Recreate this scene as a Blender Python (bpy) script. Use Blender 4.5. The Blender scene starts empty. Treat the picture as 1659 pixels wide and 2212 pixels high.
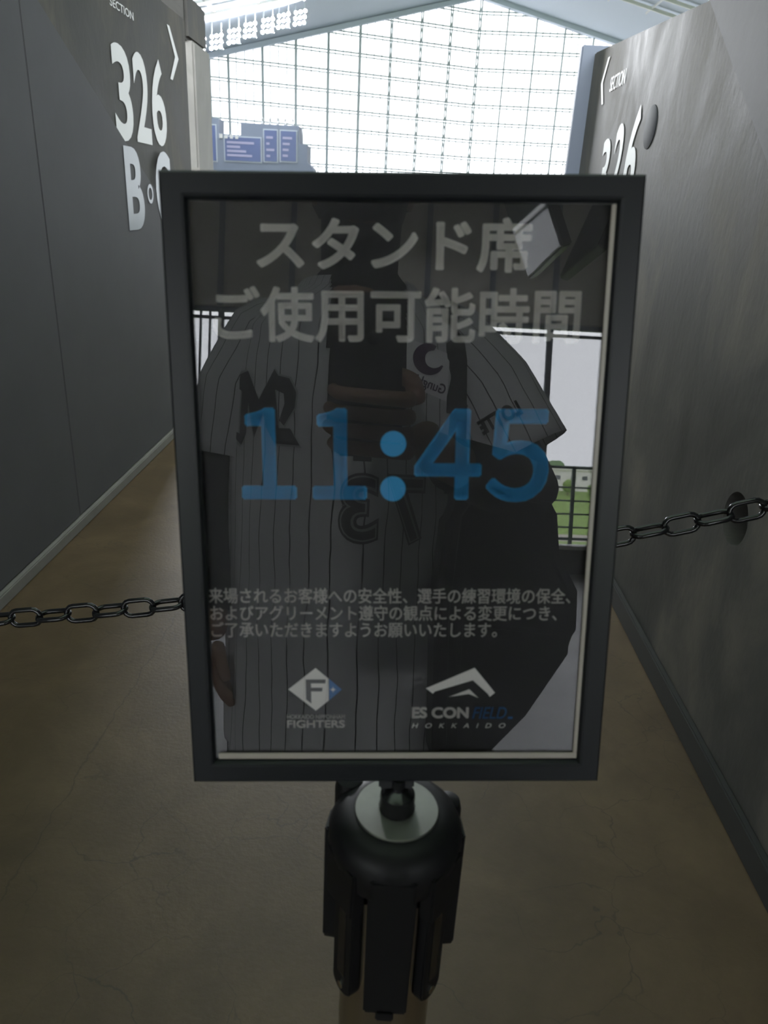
import bpy, bmesh, math, random
from mathutils import Vector, Matrix
random.seed(7)
S = bpy.context.scene
COL = S.collection
PI = math.pi

# ------------------------------------------------------------------ camera
CAM = Vector((0, 0, 1.3))
cx_, cy_, cz_ = (Vector((0.99838661, 0.03129295, 0.04738058)),
                 Vector((-0.05575978, 0.38271529, 0.92218211)),
                 Vector((0.01072453, -0.92333621, 0.38384271)))
cam = bpy.data.cameras.new('camera')
cam.sensor_fit = 'VERTICAL'; cam.sensor_height = 36; cam.lens = 36 * 1600 / 2212
cam.clip_start = 0.02; cam.clip_end = 2000
cam.dof.use_dof = True; cam.dof.focus_distance = 1.15; cam.dof.aperture_fstop = 11.5
co = bpy.data.objects.new('camera', cam); COL.objects.link(co)
CM = Matrix((cx_, cy_, cz_)).transposed().to_4x4(); CM.translation = CAM
co.matrix_world = CM
S.camera = co

# ------------------------------------------------------------------ sky, exposure
SKY = 5.0
wd = bpy.data.worlds.new('overcast_sky'); S.world = wd; wd.use_nodes = True
bg = wd.node_tree.nodes['Background']
bg.inputs[0].default_value = (0.93, 0.96, 1.0, 1); bg.inputs[1].default_value = SKY
S.view_settings.view_transform = 'Standard'; S.view_settings.look = 'None'
S.view_settings.exposure = 0.62; S.view_settings.gamma = 1.0; S.view_settings.use_curve_mapping = False
S.cycles.max_bounces = 10; S.cycles.transparent_max_bounces = 24
S.cycles.sample_clamp_indirect = 6.0

def portal(name, loc, rot, sx, sy):
    # guides the sampling of the sky through a glazed opening; gives off no light of its own
    l = bpy.data.lights.new(name, 'AREA'); l.shape = 'RECTANGLE'; l.size = sx; l.size_y = sy
    l.cycles.is_portal = True
    o = bpy.data.objects.new(name, l); COL.objects.link(o); o.location = loc; o.rotation_euler = rot

# ------------------------------------------------------------------ materials
M = {}
def mat(name, col, rough=.6, metal=0., spec=.5, var=0., vscale=8., bump=0., bscale=60., stretch=None, coat=0.):
    m = bpy.data.materials.new(name); m.use_nodes = True
    nt = m.node_tree; b = nt.nodes['Principled BSDF']
    b.inputs['Base Color'].default_value = (*col, 1); b.inputs['Roughness'].default_value = rough
    b.inputs['Metallic'].default_value = metal; b.inputs['Specular IOR Level'].default_value = spec
    b.inputs['Coat Weight'].default_value = coat
    if var or bump:
        tc = nt.nodes.new('ShaderNodeTexCoord'); mp = nt.nodes.new('ShaderNodeMapping')
        nt.links.new(tc.outputs['Object'], mp.inputs[0])
        if stretch: mp.inputs['Scale'].default_value = stretch
    if var:
        nz = nt.nodes.new('ShaderNodeTexNoise'); nz.inputs['Scale'].default_value = vscale
        nz.inputs['Detail'].default_value = 6; nz.inputs['Roughness'].default_value = .65
        nt.links.new(mp.outputs[0], nz.inputs['Vector'])
        rp = nt.nodes.new('ShaderNodeValToRGB')
        rp.color_ramp.elements[0].position = .3; rp.color_ramp.elements[1].position = .7
        rp.color_ramp.elements[0].color = (*[c * (1 - var) for c in col], 1)
        rp.color_ramp.elements[1].color = (*[min(1, c * (1 + var)) for c in col], 1)
        nt.links.new(nz.outputs[0], rp.inputs[0]); nt.links.new(rp.outputs[0], b.inputs['Base Color'])
    if bump:
        n2 = nt.nodes.new('ShaderNodeTexNoise'); n2.inputs['Scale'].default_value = bscale; n2.inputs['Detail'].default_value = 4
        nt.links.new(mp.outputs[0], n2.inputs['Vector'])
        bp = nt.nodes.new('ShaderNodeBump'); bp.inputs['Strength'].default_value = bump; bp.inputs['Distance'].default_value = .01
        nt.links.new(n2.outputs[0], bp.inputs['Height']); nt.links.new(bp.outputs[0], b.inputs['Normal'])
    M[name] = m
    return m
def emis(name, col, s):
    m = mat(name, col, .5); b = m.node_tree.nodes['Principled BSDF']
    b.inputs['Emission Color'].default_value = (*col, 1); b.inputs['Emission Strength'].default_value = s
    return m
def clear_glass(name, ior, tint=(1, 1, 1), rough=0.):
    m = bpy.data.materials.new(name); m.use_nodes = True; nt = m.node_tree
    for n in list(nt.nodes): nt.nodes.remove(n)
    out = nt.nodes.new('ShaderNodeOutputMaterial'); mx = nt.nodes.new('ShaderNodeMixShader')
    fr = nt.nodes.new('ShaderNodeFresnel'); fr.inputs[0].default_value = ior
    t = nt.nodes.new('ShaderNodeBsdfTransparent'); t.inputs[0].default_value = (*tint, 1)
    g = nt.nodes.new('ShaderNodeBsdfGlossy'); g.inputs['Roughness'].default_value = rough
    nt.links.new(fr.outputs[0], mx.inputs[0]); nt.links.new(t.outputs[0], mx.inputs[1]); nt.links.new(g.outputs[0], mx.inputs[2])
    nt.links.new(mx.outputs[0], out.inputs[0]); M[name] = m
    return m

mat('panel_grey', (.095, .094, .099), .62, spec=.25, var=.06, vscale=3, bump=.05, bscale=20)
mat('black_plastic', (.022, .023, .025), .38)
mat('frame_black', (.010, .0115, .014), .36, spec=.3)
mat('head_black', (.009, .009, .010), .48, spec=.25)
mat('gloss_black', (.012, .012, .013), .2)
mat('steel', (.55, .52, .47), .22, 1., bump=.03, bscale=300, stretch=(1, 1, .02))
mat('brushed_steel', (.26, .26, .24), .5, 1., var=.08, vscale=40)
mat('poster_black', (.008, .008, .009), .6)
mat('print_white', (.90, .88, .83), .7)
mat('print_blue', (.06, .42, .80), .7)
mat('print_deep_blue', (.03, .16, .42), .7)
mat('print_grey', (.09, .09, .095), .7)
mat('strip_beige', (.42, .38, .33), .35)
mat('paint_white', (.80, .80, .80), .5)
mat('paint_pale', (.27, .30, .33), .3)
mat('kerb_pale', (.20, .19, .175), .6, var=.1)
mat('kerb_dark', (.028, .029, .028), .55, var=.1)
mat('plug_grey', (.030, .033, .040), .7)
mat('white_steel', (.50, .54, .58), .5)
mat('mullion', (.48, .54, .54), .5)
mat('roof_panel', (.66, .71, .80), .8)
mat('roof_beam', (.75, .74, .72), .6)
mat('beige_wall', (.60, .57, .53), .7, var=.04, vscale=2)
mat('ceiling_grey', (.45, .44, .43), .8)
mat('floor_grey', (.26, .26, .265), .35, var=.25, vscale=2.5, bump=.15, bscale=12)
mat('dark_steel', (.05, .055, .06), .4)
mat('bar_green', (.06, .10, .08), .45)
mat('sill_white', (.75, .75, .75), .4)
mat('dark_kerb', (.06, .06, .062), .6)
mat('score_body', (.20, .23, .29), .6)
mat('screen_blue', (.10, .13, .26), .35)
mat('screen_text', (.42, .40, .55), .5)
mat('field_green', (.13, .15, .10), .9, var=.2, vscale=.2)
mat('seat_slab', (.10, .11, .13), .8)
mat('leaf', (.24, .36, .10), .8, var=.3, vscale=1.5)
mat('leaf_dark', (.14, .24, .10), .8, var=.3, vscale=1.5)
mat('trunk', (.16, .12, .08), .9)
mat('building_white', (.88, .86, .83), .8)
mat('window_dark', (.12, .13, .15), .3)
mat('road', (.45, .42, .37), .9)
mat('skin', (.33, .20, .14), .55)
mat('hair', (.012, .011, .010), .5, bump=.4, bscale=120, stretch=(1, 1, .2))
mat('black_cloth', (.012, .012, .013), .85, bump=.2, bscale=60)
mat('navy_trousers', (.02, .021, .026), .85)
mat('bag_black', (.014, .014, .015), .6, bump=.25, bscale=40)
mat('tag_red', (.30, .05, .04), .6)
mat('tag_brown', (.12, .06, .04), .5)
mat('logo_black', (.02, .02, .022), .7)
mat('logo_grey', (.40, .40, .41), .7)
mat('patch_white', (.88, .86, .88), .7)
mat('patch_purple', (.07, .03, .08), .7)
mat('phone_back', (.015, .016, .018), .25)
mat('lens_glass', (.005, .005, .007), .05)
mat('shoe', (.03, .03, .03), .6)
emis('flood_lamp', (.95, .97, 1), 1800)
clear_glass('facade_glass', 1.35, (.50, .505, .51))
clear_glass('window_glass', 1.35, (.90, .90, .91))
clear_glass('cover_glass', 1.62)
M['tv_screen'] = mat('tv_screen', (.10, .12, .13), .04, spec=1.)

def concrete(name, c0, c1, c2, rough, axis_stretch):
    m = bpy.data.materials.new(name); m.use_nodes = True; nt = m.node_tree; b = nt.nodes['Principled BSDF']
    tc = nt.nodes.new('ShaderNodeTexCoord'); mp = nt.nodes.new('ShaderNodeMapping'); mp.inputs['Scale'].default_value = axis_stretch
    nt.links.new(tc.outputs['Object'], mp.inputs[0])
    a = nt.nodes.new('ShaderNodeTexNoise'); a.inputs['Scale'].default_value = 2.2; a.inputs['Detail'].default_value = 8; a.inputs['Roughness'].default_value = .6
    a.inputs['Distortion'].default_value = .6
    nt.links.new(mp.outputs[0], a.inputs['Vector'])
    r = nt.nodes.new('ShaderNodeValToRGB'); e = r.color_ramp.elements
    e[0].position = .32; e[0].color = (*c0, 1); e[1].position = .72; e[1].color = (*c2, 1)
    k = e.new(.5); k.color = (*c1, 1)
    nt.links.new(a.outputs[0], r.inputs[0]); nt.links.new(r.outputs[0], b.inputs['Base Color'])
    n = nt.nodes.new('ShaderNodeTexNoise'); n.inputs['Scale'].default_value = 35; n.inputs['Detail'].default_value = 6
    nt.links.new(mp.outputs[0], n.inputs['Vector'])
    b.inputs['Specular IOR Level'].default_value = .16
    bp = nt.nodes.new('ShaderNodeBump'); bp.inputs['Strength'].default_value = .08; bp.inputs['Distance'].default_value = .01
    nt.links.new(n.outputs[0], bp.inputs['Height']); nt.links.new(bp.outputs[0], b.inputs['Normal'])
    rr = nt.nodes.new('ShaderNodeMapRange'); rr.inputs[1].default_value = .3; rr.inputs[2].default_value = .7
    rr.inputs[3].default_value = rough - .1; rr.inputs[4].default_value = rough + .1
    nt.links.new(a.outputs[0], rr.inputs[0]); nt.links.new(rr.outputs[0], b.inputs['Roughness'])
    M[name] = m
concrete('concrete_wall', (.048, .048, .045), (.076, .074, .068), (.150, .136, .114), .58, (1, 1.3, .7))
concrete('concrete_pier', (.19, .185, .18), (.23, .225, .21), (.29, .28, .265), .6, (1, 1, .6))

CRACK_N = (-0.9997, 0.0249, 0); CRACK_D = 0.7516
def floor_material():
    m = bpy.data.materials.new('floor_concrete'); m.use_nodes = True; nt = m.node_tree; b = nt.nodes['Principled BSDF']
    L = nt.links.new
    tc = nt.nodes.new('ShaderNodeTexCoord')
    a = nt.nodes.new('ShaderNodeTexNoise'); a.inputs['Scale'].default_value = 2.4; a.inputs['Detail'].default_value = 9; a.inputs['Roughness'].default_value = .68; a.inputs['Distortion'].default_value = .4
    L(tc.outputs['Object'], a.inputs['Vector'])
    r = nt.nodes.new('ShaderNodeValToRGB'); e = r.color_ramp.elements
    e[0].position = .3; e[0].color = (.066, .043, .022, 1); e[1].position = .7; e[1].color = (.132, .089, .048, 1)
    k = e.new(.5); k.color = (.095, .063, .033, 1)
    L(a.outputs[0], r.inputs[0])
    # fine wandering cracks
    w = nt.nodes.new('ShaderNodeTexNoise'); w.inputs['Scale'].default_value = 7; w.inputs['Detail'].default_value = 4
    L(tc.outputs['Object'], w.inputs['Vector'])
    ad = nt.nodes.new('ShaderNodeVectorMath'); ad.operation = 'MULTIPLY_ADD'; ad.inputs[1].default_value = (.16, .16, .16)
    L(w.outputs['Color'], ad.inputs[0]); L(tc.outputs['Object'], ad.inputs[2])
    v = nt.nodes.new('ShaderNodeTexVoronoi'); v.feature = 'DISTANCE_TO_EDGE'; v.inputs['Scale'].default_value = 5.5
    L(ad.outputs[0], v.inputs['Vector'])
    lt = nt.nodes.new('ShaderNodeMapRange'); lt.inputs[1].default_value = .0; lt.inputs[2].default_value = .013; lt.inputs[3].default_value = 1; lt.inputs[4].default_value = 0
    L(v.outputs['Distance'], lt.inputs[0])
    mk = nt.nodes.new('ShaderNodeTexNoise'); mk.inputs['Scale'].default_value = 3.1; mk.inputs['Detail'].default_value = 2
    L(tc.outputs['Object'], mk.inputs['Vector'])
    mr = nt.nodes.new('ShaderNodeMapRange'); mr.inputs[1].default_value = .45; mr.inputs[2].default_value = .62
    L(mk.outputs[0], mr.inputs[0])
    mu = nt.nodes.new('ShaderNodeMath'); mu.operation = 'MULTIPLY'
    L(lt.outputs[0], mu.inputs[0]); L(mr.outputs[0], mu.inputs[1])
    mu2 = nt.nodes.new('ShaderNodeMath'); mu2.operation = 'MULTIPLY'; mu2.inputs[1].default_value = .62
    L(mu.outputs[0], mu2.inputs[0])
    w2 = nt.nodes.new('ShaderNodeTexNoise'); w2.inputs['Scale'].default_value = 14; w2.inputs['Detail'].default_value = 3
    L(tc.outputs['Object'], w2.inputs['Vector'])
    a2 = nt.nodes.new('ShaderNodeVectorMath'); a2.operation = 'MULTIPLY_ADD'; a2.inputs[1].default_value = (.05, .05, 0)
    L(w2.outputs['Color'], a2.inputs[0]); L(tc.outputs['Object'], a2.inputs[2])
    dt = nt.nodes.new('ShaderNodeVectorMath'); dt.operation = 'DOT_PRODUCT'; dt.inputs[1].default_value = CRACK_N
    L(a2.outputs[0], dt.inputs[0])
    sb_ = nt.nodes.new('ShaderNodeMath'); sb_.operation = 'SUBTRACT'; sb_.inputs[1].default_value = CRACK_D + .025 * (CRACK_N[0] + CRACK_N[1])
    L(dt.outputs['Value'], sb_.inputs[0])
    ab = nt.nodes.new('ShaderNodeMath'); ab.operation = 'ABSOLUTE'; L(sb_.outputs[0], ab.inputs[0])
    l3 = nt.nodes.new('ShaderNodeMapRange'); l3.inputs[1].default_value = .0; l3.inputs[2].default_value = .003; l3.inputs[3].default_value = .55; l3.inputs[4].default_value = 0
    L(ab.outputs[0], l3.inputs[0])
    mxx = nt.nodes.new('ShaderNodeMath'); mxx.operation = 'MAXIMUM'; L(l3.outputs[0], mxx.inputs[0]); L(mu2.outputs[0], mxx.inputs[1])
    mx = nt.nodes.new('ShaderNodeMix'); mx.data_type = 'RGBA'
    L(mxx.outputs[0], mx.inputs[0]); L(r.outputs[0], mx.inputs[6]); mx.inputs[7].default_value = (.035, .028, .02, 1)
    L(mx.outputs[2], b.inputs['Base Color'])
    n = nt.nodes.new('ShaderNodeTexNoise'); n.inputs['Scale'].default_value = 90; n.inputs['Detail'].default_value = 6
    L(tc.outputs['Object'], n.inputs['Vector'])
    bp = nt.nodes.new('ShaderNodeBump'); bp.inputs['Strength'].default_value = .10; bp.inputs['Distance'].default_value = .006
    L(n.outputs[0], bp.inputs['Height']); L(bp.outputs[0], b.inputs['Normal'])
    b.inputs['Roughness'].default_value = .55
    M['floor_concrete'] = m
floor_material()
def jersey_material():
    m = bpy.data.materials.new('pinstripe_cloth'); m.use_nodes = True; nt = m.node_tree; b = nt.nodes['Principled BSDF']
    L = nt.links.new
    uv = nt.nodes.new('ShaderNodeUVMap'); uv.uv_map = 'uv'
    tc = nt.nodes.new('ShaderNodeTexCoord'); nz = nt.nodes.new('ShaderNodeTexNoise'); nz.inputs['Scale'].default_value = 7; nz.inputs['Detail'].default_value = 2
    L(tc.outputs['Object'], nz.inputs['Vector'])
    sp = nt.nodes.new('ShaderNodeSeparateXYZ'); L(uv.outputs[0], sp.inputs[0])
    ma = nt.nodes.new('ShaderNodeMath'); ma.operation = 'MULTIPLY_ADD'; ma.inputs[1].default_value = .022
    L(nz.outputs[0], ma.inputs[0]); L(sp.outputs[0], ma.inputs[2])
    md = nt.nodes.new('ShaderNodeMath'); md.operation = 'PINGPONG'; md.inputs[1].default_value = .0145
    L(ma.outputs[0], md.inputs[0])
    lt = nt.nodes.new('ShaderNodeMath'); lt.operation = 'LESS_THAN'; lt.inputs[1].default_value = .0009
    L(md.outputs[0], lt.inputs[0])
    mx = nt.nodes.new('ShaderNodeMix'); mx.data_type = 'RGBA'
    L(lt.outputs[0], mx.inputs[0]); mx.inputs[6].default_value = (.62, .62, .63, 1); mx.inputs[7].default_value = (.02, .02, .022, 1)
    L(mx.outputs[2], b.inputs['Base Color']); b.inputs['Roughness'].default_value = .85
    n2 = nt.nodes.new('ShaderNodeTexNoise'); n2.inputs['Scale'].default_value = 9; n2.inputs['Detail'].default_value = 2
    L(tc.outputs['Object'], n2.inputs['Vector'])
    bp = nt.nodes.new('ShaderNodeBump'); bp.inputs['Strength'].default_value = .5; bp.inputs['Distance'].default_value = .03
    L(n2.outputs[0], bp.inputs['Height']); L(bp.outputs[0], b.inputs['Normal'])
    M['pinstripe_cloth'] = m
jersey_material()

# ------------------------------------------------------------------ mesh helpers
def mesh_of(name, V, F):
    me = bpy.data.meshes.new(name); me.from_pydata([tuple(v) for v in V], [], F); me.update()
    return me
def link(name, me, material, parent=None, smooth=False, kind=None):
    o = bpy.data.objects.new(name, me); COL.objects.link(o)
    if material and not me.materials: me.materials.append(M[material])
    if smooth:
        for p in me.polygons: p.use_smooth = True
    if parent: o.parent = parent
    if kind: o['kind'] = kind
    return o
def tag(o, label, cat, group=None):
    o['label'] = label; o['category'] = cat
    if group: o['group'] = group
    return o
def thing(name, label, cat, loc=(0, 0, 0), group=None, rz=0.):
    o = bpy.data.objects.new(name, None); COL.objects.link(o); o.location = loc; o.rotation_euler = (0, 0, rz)
    o.empty_display_size = .1
    return tag(o, label, cat, group)
class MB:
    """collects shapes into one mesh"""
    def __init__(s): s.V = []; s.F = []
    def add(s, V, F, T=None):
        k = len(s.V)
        s.V += [T @ Vector(v) if T else Vector(v) for v in V]
        s.F += [[i + k for i in f] for f in F]
        return s
    def box(s, x0, x1, y0, y1, z0, z1, T=None):
        V = [(x, y, z) for x in (x0, x1) for y in (y0, y1) for z in (z0, z1)]
        return s.add(V, [(0, 1, 3, 2), (4, 6, 7, 5), (0, 4, 5, 1), (2, 3, 7, 6), (0, 2, 6, 4), (1, 5, 7, 3)], T)
    def bar(s, a, b, w, h=None):
        a, b = Vector(a), Vector(b); d = b - a; L = d.length; h = h or w
        q = d.to_track_quat('X', 'Z').to_matrix().to_4x4(); q.translation = a
        return s.box(0, L, -w / 2, w / 2, -h / 2, h / 2, q)
    def prism(s, pts, d, T=None):
        """polygon in the xy plane from z=0 to z=d"""
        n = len(pts)
        V = [(p[0], p[1], 0) for p in pts] + [(p[0], p[1], d) for p in pts]
        F = [list(range(n))[::-1], list(range(n, 2 * n))] + [[i, (i + 1) % n, n + (i + 1) % n, n + i] for i in range(n)]
        return s.add(V, F, T)
    def lathe(s, prof, n=32, T=None, cap=True, a0=0, a1=2 * PI):
        V = []; F = []; full = abs(a1 - a0 - 2 * PI) < 1e-6; m = n if full else n + 1
        for r, z in prof:
            for i in range(m):
                a = a0 + (a1 - a0) * i / n
                V.append((r * math.cos(a), r * math.sin(a), z))
        for j in range(len(prof) - 1):
            for i in range(n):
                i2 = (i + 1) % m
                F.append((j * m + i, j * m + i2, (j + 1) * m + i2, (j + 1) * m + i))
        if cap and full:
            F.append(list(range(m))[::-1]); F.append([(len(prof) - 1) * m + i for i in range(m)])
        return s.add(V, F, T)
    def tube(s, pts, radii, n=12, squash=None, cap=True):
        pts = [Vector(p) for p in pts]; V = []; F = []; k = len(pts)
        up = None
        for j, p in enumerate(pts):
            d = (pts[min(j + 1, k - 1)] - pts[max(j - 1, 0)]).normalized()
            if up is None: up = d.orthogonal().normalized()
            up = (up - d * up.dot(d)).normalized(); sd = d.cross(up)
            r = radii[j] if isinstance(radii, (list, tuple)) else radii
            for i in range(n):
                a = 2 * PI * i / n
                V.append(p + up * (r * math.cos(a)) + sd * (r * math.sin(a)))
        for j in range(k - 1):
            for i in range(n):
                F.append((j * n + i, j * n + (i + 1) % n, (j + 1) * n + (i + 1) % n, (j + 1) * n + i))
        if cap:
            F.append(list(range(n))[::-1]); F.append([(k - 1) * n + i for i in range(n)])
        return s.add(V, F)
    def sphere(s, c, r, n=12, m=8, sc=(1, 1, 1)):
        V = [(c[0], c[1], c[2] + r * sc[2])]; F = []
        for j in range(1, m):
            t = PI * j / m
            for i in range(n):
                a = 2 * PI * i / n
                V.append((c[0] + r * sc[0] * math.sin(t) * math.cos(a), c[1] + r * sc[1] * math.sin(t) * math.sin(a), c[2] + r * sc[2] * math.cos(t)))
        V.append((c[0], c[1], c[2] - r * sc[2]))
        for i in range(n): F.append((0, 1 + i, 1 + (i + 1) % n))
        for j in range(m - 2):
            for i in range(n): F.append((1 + j * n + i, 1 + (j + 1) * n + i, 1 + (j + 1) * n + (i + 1) % n, 1 + j * n + (i + 1) % n))
        e = len(V) - 1
        for i in range(n): F.append((e, 1 + (m - 2) * n + (i + 1) % n, 1 + (m - 2) * n + i))
        return s.add(V, F)
    def mesh(s, name='mesh', bevel=0, seg=2):
        me = mesh_of(name, s.V, s.F)
        bm = bmesh.new(); bm.from_mesh(me)
        bmesh.ops.recalc_face_normals(bm, faces=bm.faces[:])
        if bevel:
            es = [e for e in bm.edges if len(e.link_faces) == 2 and e.calc_face_angle(0) > .5]
            bmesh.ops.bevel(bm, geom=es, offset=bevel, segments=seg, affect='EDGES', clamp_overlap=True)
        bm.to_mesh(me); bm.free()
        return me
    def build(s, name, material, parent=None, bevel=0, smooth=False, kind=None, seg=2):
        o = link(name, s.mesh(name, bevel, seg), material, parent, False, kind)
        if smooth:
            o.data.set_sharp_from_angle(angle=math.radians(38))
            for p in o.data.polygons: p.use_smooth = True
            o.data.set_sharp_from_angle(angle=math.radians(38))
        return o

def text_mesh(body, bold=0., shear=0., spacing=1.):
    """flat letters as (verts, faces), scaled into the unit square"""
    cu = bpy.data.curves.new('lettering', 'FONT'); cu.body = body; cu.offset = bold; cu.shear = shear
    cu.space_character = spacing; cu.resolution_u = 5
    o = bpy.data.objects.new('lettering', cu); COL.objects.link(o)
    bpy.context.view_layer.update()
    me = bpy.data.meshes.new_from_object(o.evaluated_get(bpy.context.evaluated_depsgraph_get()))
    V = [v.co.copy() for v in me.vertices]; F = [list(p.vertices) for p in me.polygons]
    bpy.data.objects.remove(o); bpy.data.curves.remove(cu); bpy.data.meshes.remove(me)
    x0 = min(v.x for v in V); x1 = max(v.x for v in V); y0 = min(v.y for v in V); y1 = max(v.y for v in V)
    return [((v.x - x0) / (x1 - x0), (v.y - y0) / (y1 - y0)) for v in V], F

def strike(V, F, du, dv, n=8):
    """thickens thin strokes by laying shifted copies of the same letter over each other"""
    V2 = []; F2 = []
    for k in range(n):
        c, s_ = math.cos(2 * PI * (k + .5) / n), math.sin(2 * PI * (k + .5) / n); o = len(V2)
        V2 += [(du + (1 - 2 * du) * x + du * c, dv + (1 - 2 * dv) * y + dv * s_) for x, y in V]; F2 += [[i + o for i in f] for f in F]
    return V2, F2

def wall_letters(name, body, wall_x, side, y0, y1, z0, z1, material, parent, bold=.02, spacing=1., shear=0.):
    """letters painted on a wall; side=+1 faces +x (read from y0 to y1), -1 faces -x"""
    V, F = text_mesh(body, bold, shear, spacing)
    P = [(wall_x + side * .003, y0 + (y1 - y0) * u, z0 + (z1 - z0) * v) for u, v in V]
    return link(name, mesh_of(name, P, F), material, parent)

# ------------------------------------------------------------------ the setting: floor, walls
LX, RX = -1.30, .83
MB().box(-14, 14, -.6, 9.2, -.25, 0).build('floor', 'floor_concrete', kind='structure')
MB().box(-14, 14, -7.6, -.6, -.25, 0).build('floor_concourse', 'floor_grey', kind='structure')
def yz_prism(pts, x0, x1):
    mb = MB(); n = len(pts)
    V = [(x0, y, z) for y, z in pts] + [(x1, y, z) for y, z in pts]
    mb.add(V, [list(range(n))[::-1], list(range(n, 2 * n))] + [[i, (i + 1) % n, n + (i + 1) % n, n + i] for i in range(n)])
    return mb
wl = yz_prism([(-.6, 0), (4.80, 0), (4.80, 2.19), (2.0, 2.19), (2.0, 3.2), (-.6, 3.2)], LX - .28, LX).build('wall_left', 'concrete_wall', kind='structure', bevel=.006)
# smooth cladding panels below the raking line, with open joints
def rake(y): return min(3.2, 1.878 + (2.932 - y) * .505)
PX = LX + .012
for (a, b) in ((-.6, 1.29), (1.296, 2.787), (2.793, 4.79)):
    pts = [(a, .05), (b, .05), (b, rake(b))]
    kn = 2.932 - (3.2 - 1.878) / .505
    if a < kn < b: pts.append((kn, 3.2))
    pts.append((a, rake(a)))
    yz_prism(pts, LX, PX).build('panel', 'panel_grey', wl, bevel=.002)
yz_prism([(-.6, 0), (4.79, 0), (4.79, .045), (-.6, .045)], LX, LX + .03).build('baseboard_left', 'kerb_pale', kind='structure', bevel=.004)
wr_b = yz_prism([(-.6, 0), (4.06, 0), (4.06, 2.0), (2.55, 1.885), (2.55, 3.2), (-.6, 3.2)], RX, RX + .28)
wr = wr_b.build('wall_right', 'concrete_wall', kind='structure', bevel=.006)
# smooth paler panel above the raking line on the right
yz_prism([(2.535, 1.881), (2.535, 3.2), (-.6, 3.2), (-.6, 0), (-.04, 0)], RX - .012, RX).build('panel', 'panel_grey', wr, bevel=.003)
yz_prism([(-.6, 0), (4.05, 0), (4.05, .075), (-.6, .075)], RX - .02, RX).build('baseboard_right', 'kerb_dark', kind='structure', bevel=.004)
yz_prism([(4.06, 0), (4.11, 0), (4.11, 2.03), (4.06, 2.03)], RX - .062, RX + .28).build('trim_1', 'score_body', kind='structure', bevel=.006)

def disc_on_wall(name, x, y, z, r, depth, side, material, parent, recess=False):
    T = Matrix.Translation((x, y, z)) @ Matrix.Rotation(side * PI / 2, 4, 'Y')
    mb = MB()
    if recess: mb.lathe([(r, 0.), (r, -.045), (r * .55, -.05), (.001, -.05)], 32, T, cap=False)
    else: mb.lathe([(r, -.004), (r, depth), (r * .96, depth + .001), (.001, depth + .001)], 32, T, cap=False)
    return mb.build(name, material, parent, smooth=True)
disc_on_wall('tie_hole_plug', RX, 2.945, 1.592, .070, .002, -1, 'plug_grey', wr)
# the open tie hole is cut into the wall
cut = MB().lathe([(.066, -.06), (.066, .02)], 40, Matrix.Translation((RX, 1.675, .637)) @ Matrix.Rotation(-PI / 2, 4, 'Y')).mesh('cutter')
cutter = bpy.data.objects.new('cutter', cut); COL.objects.link(cutter)
bo = wr.modifiers.new('hole', 'BOOLEAN'); bo.object = cutter; bo.operation = 'DIFFERENCE'; bo.solver = 'EXACT'
bpy.context.view_layer.update()
me = bpy.data.meshes.new_from_object(wr.evaluated_get(bpy.context.evaluated_depsgraph_get()))
wr.modifiers.clear(); wr.data = me; bpy.data.objects.remove(cutter)

# painted section signs
wall_letters('section_lettering', 'SECTION', LX, 1, 3.64, 3.93, 2.013, 2.045, 'paint_white', wl, .01)
V_, F_ = text_mesh('326', .018)
def digits(ch, y0, y1, z0, z1): return wall_letters('numeral', ch, LX, 1, y0, y1, z0, z1, 'paint_white', wl, .022)
digits('3', 3.60, 3.83, 1.505, 1.885); digits('2', 3.865, 4.085, 1.515, 1.895); digits('6', 4.115, 4.345, 1.52, 1.915)
mbc = MB(); mbc.add([(LX + .003, 4.445, 2.10), (LX + .003, 4.49, 2.10), (LX + .003, 4.63, 1.972), (LX + .003, 4.50, 1.855), (LX + .003, 4.455, 1.855), (LX + .003, 4.565, 1.972)], [(0, 1, 2, 5), (5, 2, 3, 4)])
mbc.build('arrow_mark', 'paint_white', wl)
def pale(ch, y0, y1, z0, z1): return wall_letters('gate_letter', ch, PX, 1, y0, y1, z0, z1, 'paint_pale', wl, .03)
pale('B', 3.63, 3.865, 1.13, 1.485); pale('C', 4.06, 4.32, 1.14, 1.495)
MB().lathe([(.045, .0035), (.028, .0035)], 24, Matrix.Translation((PX, 3.962, 1.29)) @ Matrix.Rotation(PI / 2, 4, 'Y'), cap=False).build('gate_letter', 'paint_pale', wl)
def rletters(nm, s, y0, y1, z0, z1, b=.02):
    # faces -x: reading direction runs towards the camera
    return wall_letters(nm, s, RX, -1, y0, y1, z0, z1, 'paint_white', wr, b)
rletters('numeral', '3', 3.60, 3.46, 1.32, 1.60); rletters('numeral', '2', 3.40, 3.26, 1.33, 1.64); rletters('numeral', '6', 3.20, 3.05, 1.34, 1.68)
rletters('section_lettering', 'SECTION', 3.64, 3.40, 1.785, 1.84, .0)
mbc = MB(); mbc.add([(RX - .003, 3.72, 1.93), (RX - .003, 3.75, 1.93), (RX - .003, 3.825, 1.84), (RX - .003, 3.755, 1.75), (RX - .003, 3.725, 1.75), (RX - .003, 3.79, 1.84)], [(0, 1, 2, 5), (5, 2, 3, 4)])
mbc.build('arrow_mark', 'paint_white', wr)

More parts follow.
